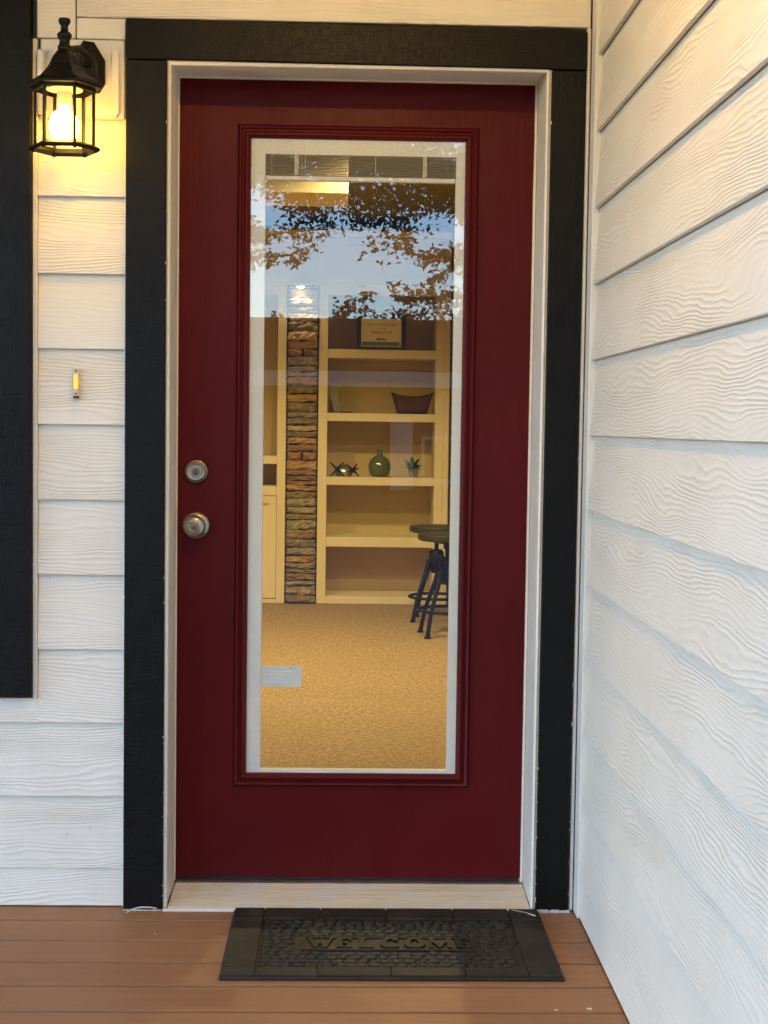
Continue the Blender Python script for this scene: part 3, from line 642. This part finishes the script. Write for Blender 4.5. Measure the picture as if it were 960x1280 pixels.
for i, (x_, y_, e_) in enumerate(((-.6, 2.45, 1), (.75, 2.75, 1), (-.8, 3.75, 1), (.35, 3.65, 1))):
    c_ = empty('ceiling_can_light', (x_, y_, 2.5995), 'warm round can light in the room ceiling, '+('first behind the door on the left', 'near the door on the right', 'left of the bar stools, near the cabinets', 'closest to the bookcase shelves')[i], 'ceiling light', 'room ceiling can lights')
    MB().lathe([(.055, 0), (.085, 0), (.085, -.006), (.058, -.010)], 28, cap=False).build('trim_ring', M['vinyl'], c_, 40)
    MB().lathe([(0, -.0015), (.055, -.0020)], 28, cap=False).build('lens', emit_mat('lit_can_lens', (1, .74, .42), 2.0) if i == 0 else bpy.data.materials['lit_can_lens'], c_, 40)
    lamp('can_bulb', 'SPOT', (0, 0, -.02), ROOM_W, (1, .78, .34), .05, c_, spot_size=R(150), spot_blend=.5)

# stone column
sc = empty('stone_column', (.15, YS, FL), 'narrow column of stacked ledge stones between the cream cabinets', 'column'); sc.location = (0, 0, 0)
bx('mortar_bed', M['mortar'], sc, .0420, .2550, YS+.004, YS+.10, FL+.001, 2.1400, 0)
rs_ = random.Random(11)
order = [4,3,3,5,4,4,1,3,4,5,3,4,3,3,4,1,2,5,2,1,2,5,1,4,0,4,3,4,1,4,1,0,3,3,5,1,0,4,0,1,0,0,0,0,0]  # stone tones by row, grey low to tan high, partly light put into colour
z = FL+.004; i = 0
while z < 2.125:
    hgt = rs_.choice((.032, .040, .048, .056, .064)); hgt = min(hgt, 2.1385-z)
    cuts = [.0460, .2510] if i not in (20, 34) else [.0460, rs_.uniform(.13, .19), .2510]
    for xa, xb in zip(cuts, cuts[1:]):
        nx, nz = 9, 4; b = MB(); pro = rs_.uniform(.012, .034); top = rs_.uniform(-.004, .003)
        g_ = []
        for jj in range(nz+1):
            row = []
            for ii in range(nx+1):
                u = ii/nx; v = jj/nz; edge = min(u, 1-u)*nx; ve = min(v, 1-v)*nz
                yy = YS-pro*(1-.55*(edge < .5)-.45*(ve < .5)) + rs_.uniform(-.008, .008)
                xx = xa+(xb-xa)*u + (0 if ii else rs_.uniform(0, .012)) - (rs_.uniform(0, .012) if ii == nx else 0)
                zz = z+.003+(hgt-.006)*v+rs_.uniform(-.0032, .0032)+.003*math.sin(u*5+i*1.7)*(1-abs(2*v-1)*.2)
                row.append(b.bm.verts.new((xx, yy, zz)))
            g_.append(row)
        for jj in range(nz):
            for ii in range(nx): b.bm.faces.new((g_[jj][ii], g_[jj][ii+1], g_[jj+1][ii+1], g_[jj+1][ii]))
        bl_ = [g_[0][ii] for ii in range(nx+1)]; 
        per = g_[0] + [g_[jj][nx] for jj in range(1, nz+1)] + g_[nz][::-1][1:] + [g_[jj][0] for jj in range(nz-1, 0, -1)]
        bk = [b.bm.verts.new((v_.co.x, YS+.01, v_.co.z)) for v_ in per]; n_ = len(per)
        for k in range(n_): b.bm.faces.new((per[k], per[(k+1) % n_], bk[(k+1) % n_], bk[k]))
        b.bm.faces.new(bk)
        b.build('stone', ST[order[min(i, len(order)-1)]], sc)
    z += hgt; i += 1

# things on the shelves
def text_mesh(name, body, size, m, parent, loc, align='CENTER'):
    cu = bpy.data.curves.new(name, 'FONT'); cu.body = body; cu.size = size; cu.align_x = align; cu.extrude = .0004
    t = bpy.data.objects.new(name, cu); C.objects.link(t)
    me = bpy.data.meshes.new_from_object(t.evaluated_get(bpy.context.evaluated_depsgraph_get())); bpy.data.objects.remove(t); bpy.data.curves.remove(cu)
    me.materials.append(m); return link(name, me, parent, loc, (R(90), 0, 0))
aw = empty('framed_certificate', (.671, 6.10, 1.7265), 'dark framed certificate reading PERFECT 10 on the top shelf', 'picture frame')
f = MB(); framebox(f, -.166, .166, .0, .240, -.136, .136, .022, .214, -.012, .012); f.build('frame', M['walnut'], aw)
bx('certificate', M['paper'], aw, -.1355, .1355, -.002, .004, .0225, .2135, 0)
text_mesh('lettering', 'TAKE THE GUESSWORK', .0190, M['ink'], aw, (0, -.0030, .166)); text_mesh('lettering', 'PERFECT 10', .0270, M['ink'], aw, (0, -.0030, .112))
text_mesh('lettering', 'ALL DONE', .0130, M['ink'], aw, (0, -.0030, .143))
MB().prism([(-.035, .078), (-.02, .084), (.0, .080), (.034, .076), (.030, .068), (0, .071), (-.03, .070)], 'y', -.0040, -.0025).build('emblem', M['ink'], aw)
bx('colour_band', M['teal'], aw, -.128, .122, -.0035, -.0022, .031, .058, 0)
aw.rotation_euler = (R(-4), 0, 0)
# mauve cushion/fabric bag
pi_ = MB(); n1, n2 = 14, 8
def pil(sign):
    G = []
    for j in range(n2+1):
        row = []
        for i_ in range(n1+1):
            u = i_/n1*2-1; v = j/n2*2-1
            hw = .098+.045*((v+1)/2)**.9; top = .150 - .030*(1-u*u)**.8 if True else 0
            zz = (v+1)/2*top; bul = .050*(1-u**4)**.5*(1-v**4)**.5
            row.append(pi_.bm.verts.new((u*hw, sign*bul, zz)))
        G.append(row)
    for j in range(n2):
        for i_ in range(n1): pi_.bm.faces.new((G[j][i_], G[j][i_+1], G[j+1][i_+1], G[j+1][i_]))
pil(-1); pil(1); bmesh.ops.remove_doubles(pi_.bm, verts=pi_.bm.verts, dist=.0005)
tag(pi_.build('cushion', M['pillow'], None, 60, loc=(.885, 6.11, 1.3025)), 'small mauve cushion with pointed corners on the second shelf', 'cushion')
va = MB().lathe([(0, .0), (.052, .002), (.066, .018), (.076, .055), (.075, .085), (.060, .118), (.034, .138), (.020, .146), (.018, .160), (.021, .178), (.024, .182), (.019, .182), (.014, .160), (0, .158)], 32, cap=False)
tag(va.build('vase', M['green'], None, 60, loc=(.672, 6.12, .8765)), 'round green glass bottle vase on the third shelf', 'vase')
pp = empty('potted_plant', (.900, 6.10, .8765), 'little spiky green plant in a grey pot on the third shelf', 'plant')
MB().lathe([(0, 0), (.026, 0), (.034, .045), (.036, .062), (.031, .062), (.029, .050), (0, .050)], 20, cap=False).build('pot', M['pot'], pp, 50)
rr = random.Random(4)
for k in range(40):
    a = rr.uniform(0, 6.28); L = rr.uniform(.060, .120); el = rr.uniform(.15, 1.35); d_ = V(math.cos(a)*math.cos(el), math.sin(a)*math.cos(el), math.sin(el)); s_ = d_.cross(V(0, 0, 1)).normalized()*.013
    b = MB(); o0 = V(0, 0, .052); mid = o0+d_*L*.55; tip = o0+d_*L-V(0, 0, .014)
    q = [b.bm.verts.new(p) for p in (o0, mid-s_, mid+s_, tip, mid+V(0, 0, .003))]
    b.bm.faces.new((q[0], q[1], q[4])); b.bm.faces.new((q[0], q[4], q[2])); b.bm.faces.new((q[1], q[3], q[4])); b.bm.faces.new((q[4], q[3], q[2])); b.build('leaf', M['plant'], pp)
bk = empty('leaning_book', (.345, 6.12, 1.3025), 'grey books leaning against the left side of the second shelf', 'book')
for k, (mm, x0) in enumerate((('book', 0), ('book', .024))):
    o = MB().box(0, .021, -.075, .075, .0, .185 - k*.006, .002).build('cover', M[mm], bk, loc=(x0, 0, .001)); o.rotation_euler = (0, R(-12), 0)
    MB().box(.002, .019, -.070, .070, .1855-k*.006, .187-k*.006).build('pages', M['pages'], o)
    for q in (.0035, .0165): MB().box(q, q+.0012, -.0762, -.0752, .010, .172).build('cover_line', M['pages'], o)
bk.location.x = .362
tag(MB().box(0, .075, -.06, .06, 0, .014, .002).build('red_book', M['bookred'], None, loc=(.405, 6.12, 1.3025)), 'thin dark red book lying flat beside the leaning grey books', 'book')
def jack(x_, y_, s_, lab, rot):
    j = empty('metal_jack', (x_, y_, .8765), lab, 'ornament', 'iron jack ornaments on the third shelf')
    for k, d_ in enumerate((V(1, .3, 1), V(-1, .4, 1), V(.1, -1.3, .35))):
        d_ = d_.normalized(); Rm = Matrix.Rotation(rot, 3, 'Z'); d_ = Rm @ d_; c0 = V(0, 0, s_*.72)
        MB().tube([c0-d_*s_, c0-d_*s_*.3, c0+d_*s_*.3, c0+d_*s_], [.0035, .008, .008, .0035], 6).build('prong', M['stooliron'], j)
jack(.385, 6.08, .068, 'larger black iron jack ornament at the left end of the third shelf', .2); jack(.492, 6.06, .060, 'smaller black iron jack ornament between the larger one and the green vase', .6)
tag(MB().lathe([(0, 0), (.05, .002), (.062, .018), (.05, .05), (.02, .075), (0, .08)], 20, cap=False).build('silver_ornament', M['alu'], None, 60, loc=(.432, 6.20, .8765)), 'rounded pale silver ornament behind the black jacks', 'ornament')

# stools
def make_stool():
    t = empty('bar_stool', (0, 0, FL))
    MB().lathe([(0, .545), (.150, .545), (.168, .552), (.172, .570), (.168, .584), (.150, .588), (0, .588)], 40, cap=False).build('seat', M['stoolwood'], t, 40)
    MB().lathe([(0, .544), (.060, .544), (.060, .532), (.022, .526), (.022, .50)], 20, cap=False).build('seat_plate', M['stooliron'], t, 40)
    MB().lathe([(.0, .530), (.013, .530), (.013, .30), (0, .30)], 14, cap=False).build('screw_post', M['stooliron'], t, 50)
    MB().lathe([(0, .44), (.034, .44), (.046, .425), (.048, .33), (.036, .31), (.030, .295), (0, .295)], 18, cap=False).build('hub', M['stooliron'], t, 50)
    for k in range(4):
        a = R(45+90*k); c_, s_ = math.cos(a), math.sin(a)
        l_ = MB().tube([(r_*c_, r_*s_, z_) for r_, z_ in ((.036, .40), (.060, .37), (.078, .31), (.110, .24), (.150, .14), (.168, .07), (.182, .006))], [.019, .018, .015, .013, .012, .012, .014], 8).build('leg', M['stooliron'], t, 60)
        MB().lathe([(0, -.004), (.018, -.004), (.018, .006), (0, .012)], 10, (.183*c_, .183*s_, .004), cap=False).build('foot_pad', M['stooliron'], l_)
    def ringm(r_, z_, n=40): return [(r_*math.cos(2*math.pi*k/n), r_*math.sin(2*math.pi*k/n), z_) for k in range(n+1)]
    MB().tube(ringm(.165, .148), .0090, 8, cap=False).build('foot_ring', M['stooliron'], t, 60)
    return t
s1 = make_stool(); s1.location = (1.030, 4.56, FL); s1.rotation_euler = (0, 0, R(6)); tag(s1, 'nearer dark wooden bar stool on iron legs behind the right of the glass', 'stool', 'dark bar stools')
s2 = copy_tree(s1); s2.location = (1.010, 5.22, FL); s2.rotation_euler = (0, 0, R(-8)); s2['label'] = 'farther dark wooden bar stool, its seat showing just left of the nearer one'

# ------------------------------------------------------------------ what the glass mirrors: garden tree, far trees, the house across the street
def leaf_quad(b, p, L, wd, rg, droop=0):
    d_ = V(rg.gauss(0, 1), rg.gauss(0, 1), rg.gauss(0, .6)-droop).normalized(); s_ = d_.cross(V(rg.gauss(0, 1), rg.gauss(0, 1), rg.gauss(0, 1))).normalized()*wd/2
    q = [b.bm.verts.new(v) for v in (p-d_*L/2, p+s_, p+d_*L/2, p-s_)]; b.bm.faces.new(q)
def clump(b, c, r, n, rg, L=.085, wd=.04, sy=1.0):
    for _ in range(n):
        v = V(rg.gauss(0, .5), rg.gauss(0, .5)*sy, rg.gauss(0, .42)); leaf_quad(b, Vector(c)+v*r, L*rg.uniform(.7, 1.3), wd*rg.uniform(.7, 1.3), rg, .5)
tr = empty('garden_tree', (-3.4, -10.6, -.42), 'leafy garden tree whose drooping boughs mirror in the top of the door glass', 'tree'); tr.location = (0, 0, 0)
tk = MB(); tk.tube([(-3.4, -10.6, -.45), (-3.36, -10.6, .6), (-3.2, -10.55, 2.0), (-2.7, -10.5, 3.3), (-2.2, -10.4, 4.6), (-1.6, -10.3, 6.2)], [.26, .21, .18, .15, .11, .05], 12); tk.build('trunk', M['bark'], tr, 70)
rg = random.Random(21); lf = MB(); lim = MB()
# boughs given as polylines (x, z) at y about -10; each carries leaves along it
bg_ = [([(-2.7, 3.3), (-1.3, 3.2), (-.35, 2.98), (.25, 3.05)], .10, 46), ([(-2.9, 2.9), (-1.4, 2.9), (-.5, 2.80), (-.10, 2.84), (.05, 2.9)], .065, 42), ([(-2.5, 4.0), (-.9, 3.9), (.2, 3.65), (.75, 3.25), (.98, 3.05)], .26, 70),
       ([(-2.3, 4.4), (-.5, 4.3), (.7, 3.9), (1.5, 3.65), (2.2, 3.4)], .28, 75), ([(.4, 3.9), (1.0, 3.6), (1.35, 3.42), (1.8, 3.30)], .20, 75), ([(-2.2, 4.6), (-.3, 4.75), (1.2, 4.4), (2.6, 4.0)], .42, 75),
       ([(-1.9, 3.9), (-.6, 3.75), (-.05, 3.5), (.15, 3.3)], .16, 60), ([(2.2, 3.1), (1.75, 2.95), (1.35, 2.82), (1.08, 2.80), (.96, 2.86)], .060, 34), ([(1.9, 3.0), (1.5, 2.78), (1.30, 2.62), (1.22, 2.55)], .045, 24),
       ([(2.4, 2.7), (1.8, 2.48), (1.3, 2.40), (.95, 2.44), (.82, 2.52)], .045, 24), ([(2.5, 2.5), (1.9, 2.3), (1.45, 2.22), (1.30, 2.28)], .09, 26), ([(-1.8, 5.2), (0, 5.4), (1.6, 5.0), (3.0, 4.6)], .55, 60), ([(-3, 4), (-4.2, 4.2), (-5.2, 3.9)], .5, 60), ([(-2.6, 5), (-3.6, 5.6), (-4.6, 5.5)], .6, 60),
       ([(-2, 5.8), (-.6, 6.6), (.8, 6.5)], .6, 55), ([(-2, 6), (-2.4, 7), (-2.6, 7.6)], .7, 60)]
for pts, rad, dens in bg_:
    p3 = [V(x_, -10.0+rg.uniform(-.35, .35), z_) for x_, z_ in pts]
    lim.tube(p3, [.014*(1-.8*i_/(len(p3)-1))+.003 for i_ in range(len(p3))], 6)
    for A, B in zip(p3, p3[1:]):
        L = (B-A).length; nst = max(1, int(L/.10))
        for k in range(nst):
            c = A.lerp(B, (k+rg.random())/nst)
            for _q in range(8 if A.z > 3.0 else 4): clump(lf, c+V(rg.gauss(0, rad*.55), rg.gauss(0, .4), rg.gauss(0, rad*.5)), rad*rg.uniform(.4, .9)+.02, int(dens*(.42 if A.z > 3.2 else .26)), rg, .066, .030)
            if rg.random() < .35:
                e_ = c+V(rg.gauss(0, rad), rg.gauss(0, .2), rg.gauss(0, rad)); lim.tube([c, e_], [.006, .002], 4); clump(lf, e_, rad*.5, int(dens*.10), rg, .09, .034)
lim.build('branch', M['bark'], tr); tag(lf.build('crown', M['leaf'], tr), kind='stuff')
def far_tree(x_, y_, h_, r_, n, seed, lab):
    t = empty('far_tree', (x_, y_, -.42), lab, 'tree', 'trees beyond the house across the street'); rg = random.Random(seed)
    MB().tube([(0, 0, 0), (.1, 0, h_*.5), (0, 0, h_*.8)], [.22, .16, .06], 8).build('trunk', M['bark'], t)
    b = MB()
    for _ in range(n):
        a = rg.uniform(0, 6.28); q = rg.random()**.4; zz = rg.uniform(-1, 1)
        c = V(math.cos(a)*r_*q*math.sqrt(1-zz*zz*.8), math.sin(a)*r_*q, h_*.66+zz*h_*.32); clump(b, c, r_*.30, 60, rg, .15, .08)
    b.build('crown', M['leaf2'], t)
far_tree(.72, -38, 5.5, .95, 50, 1, 'small rounded tree above the roof across the street'); far_tree(4.2, -35, 5.6, 2.4, 60, 2, 'broad tree above the right end of the far roof'); far_tree(-6.5, -40, 6.2, 3, 60, 3, 'tall tree left of the house across the street'); far_tree(10, -42, 7, 3.5, 60, 4, 'largest far tree, right of the house across the street')
far_tree(-1.6, -36, 4.7, 1.2, 40, 5, 'low tree peeping over the left part of the far roof'); far_tree(2.3, -37, 4.9, 1.1, 45, 6, 'low bushy tree between the rounded tree and the broad tree')
nh = empty('neighbour_house', (1.0, -25, -.42), 'low tan house with white gutter across the street, mirrored in the glass', 'house'); nh.location = (0, 0, 0)
bx('wall', M['stucco'], nh, -7, 8.5, -32, -25.4, -.42, 2.12, 0)
MB().prism([(-24.9, 2.29), (-24.9, 2.31), (-29.2, 3.62), (-33.2, 2.31), (-33.2, 2.29)], 'x', -7.6, 9.0).build('roof', M['rooftile'], nh)
bx('gutter', M['dull'], nh, -7.6, 9.0, -25.05, -24.88, 1.98, 2.288, .01); bx('soffit', M['dull'], nh, -7.6, 9.0, -25.39, -25.052, 2.122, 2.20, 0)
dd = bx('door', M['dull'], nh, 1.33, 1.78, -25.39, -25.30, -.05, 1.40, .01)
for z0, z1 in ((.1, .55), (.62, 1.3)): bx('door_panel', M['dull'], dd, 1.42, 1.69, -25.299, -25.29, z0, z1, .004)
for x0, x1 in ((1.95, 3.1), (-3.6, -1.9)):
    wdw = MB(); framebox(wdw, x0, x1, .1, 1.04, x0+.07, x1-.07, .18, .97, -25.33, -25.39); o = wdw.build('window', M['dull'], nh); bx('pane', M['darkglass'], o, x0+.0705, x1-.0705, -25.36, -25.34, .1805, .9695, 0)
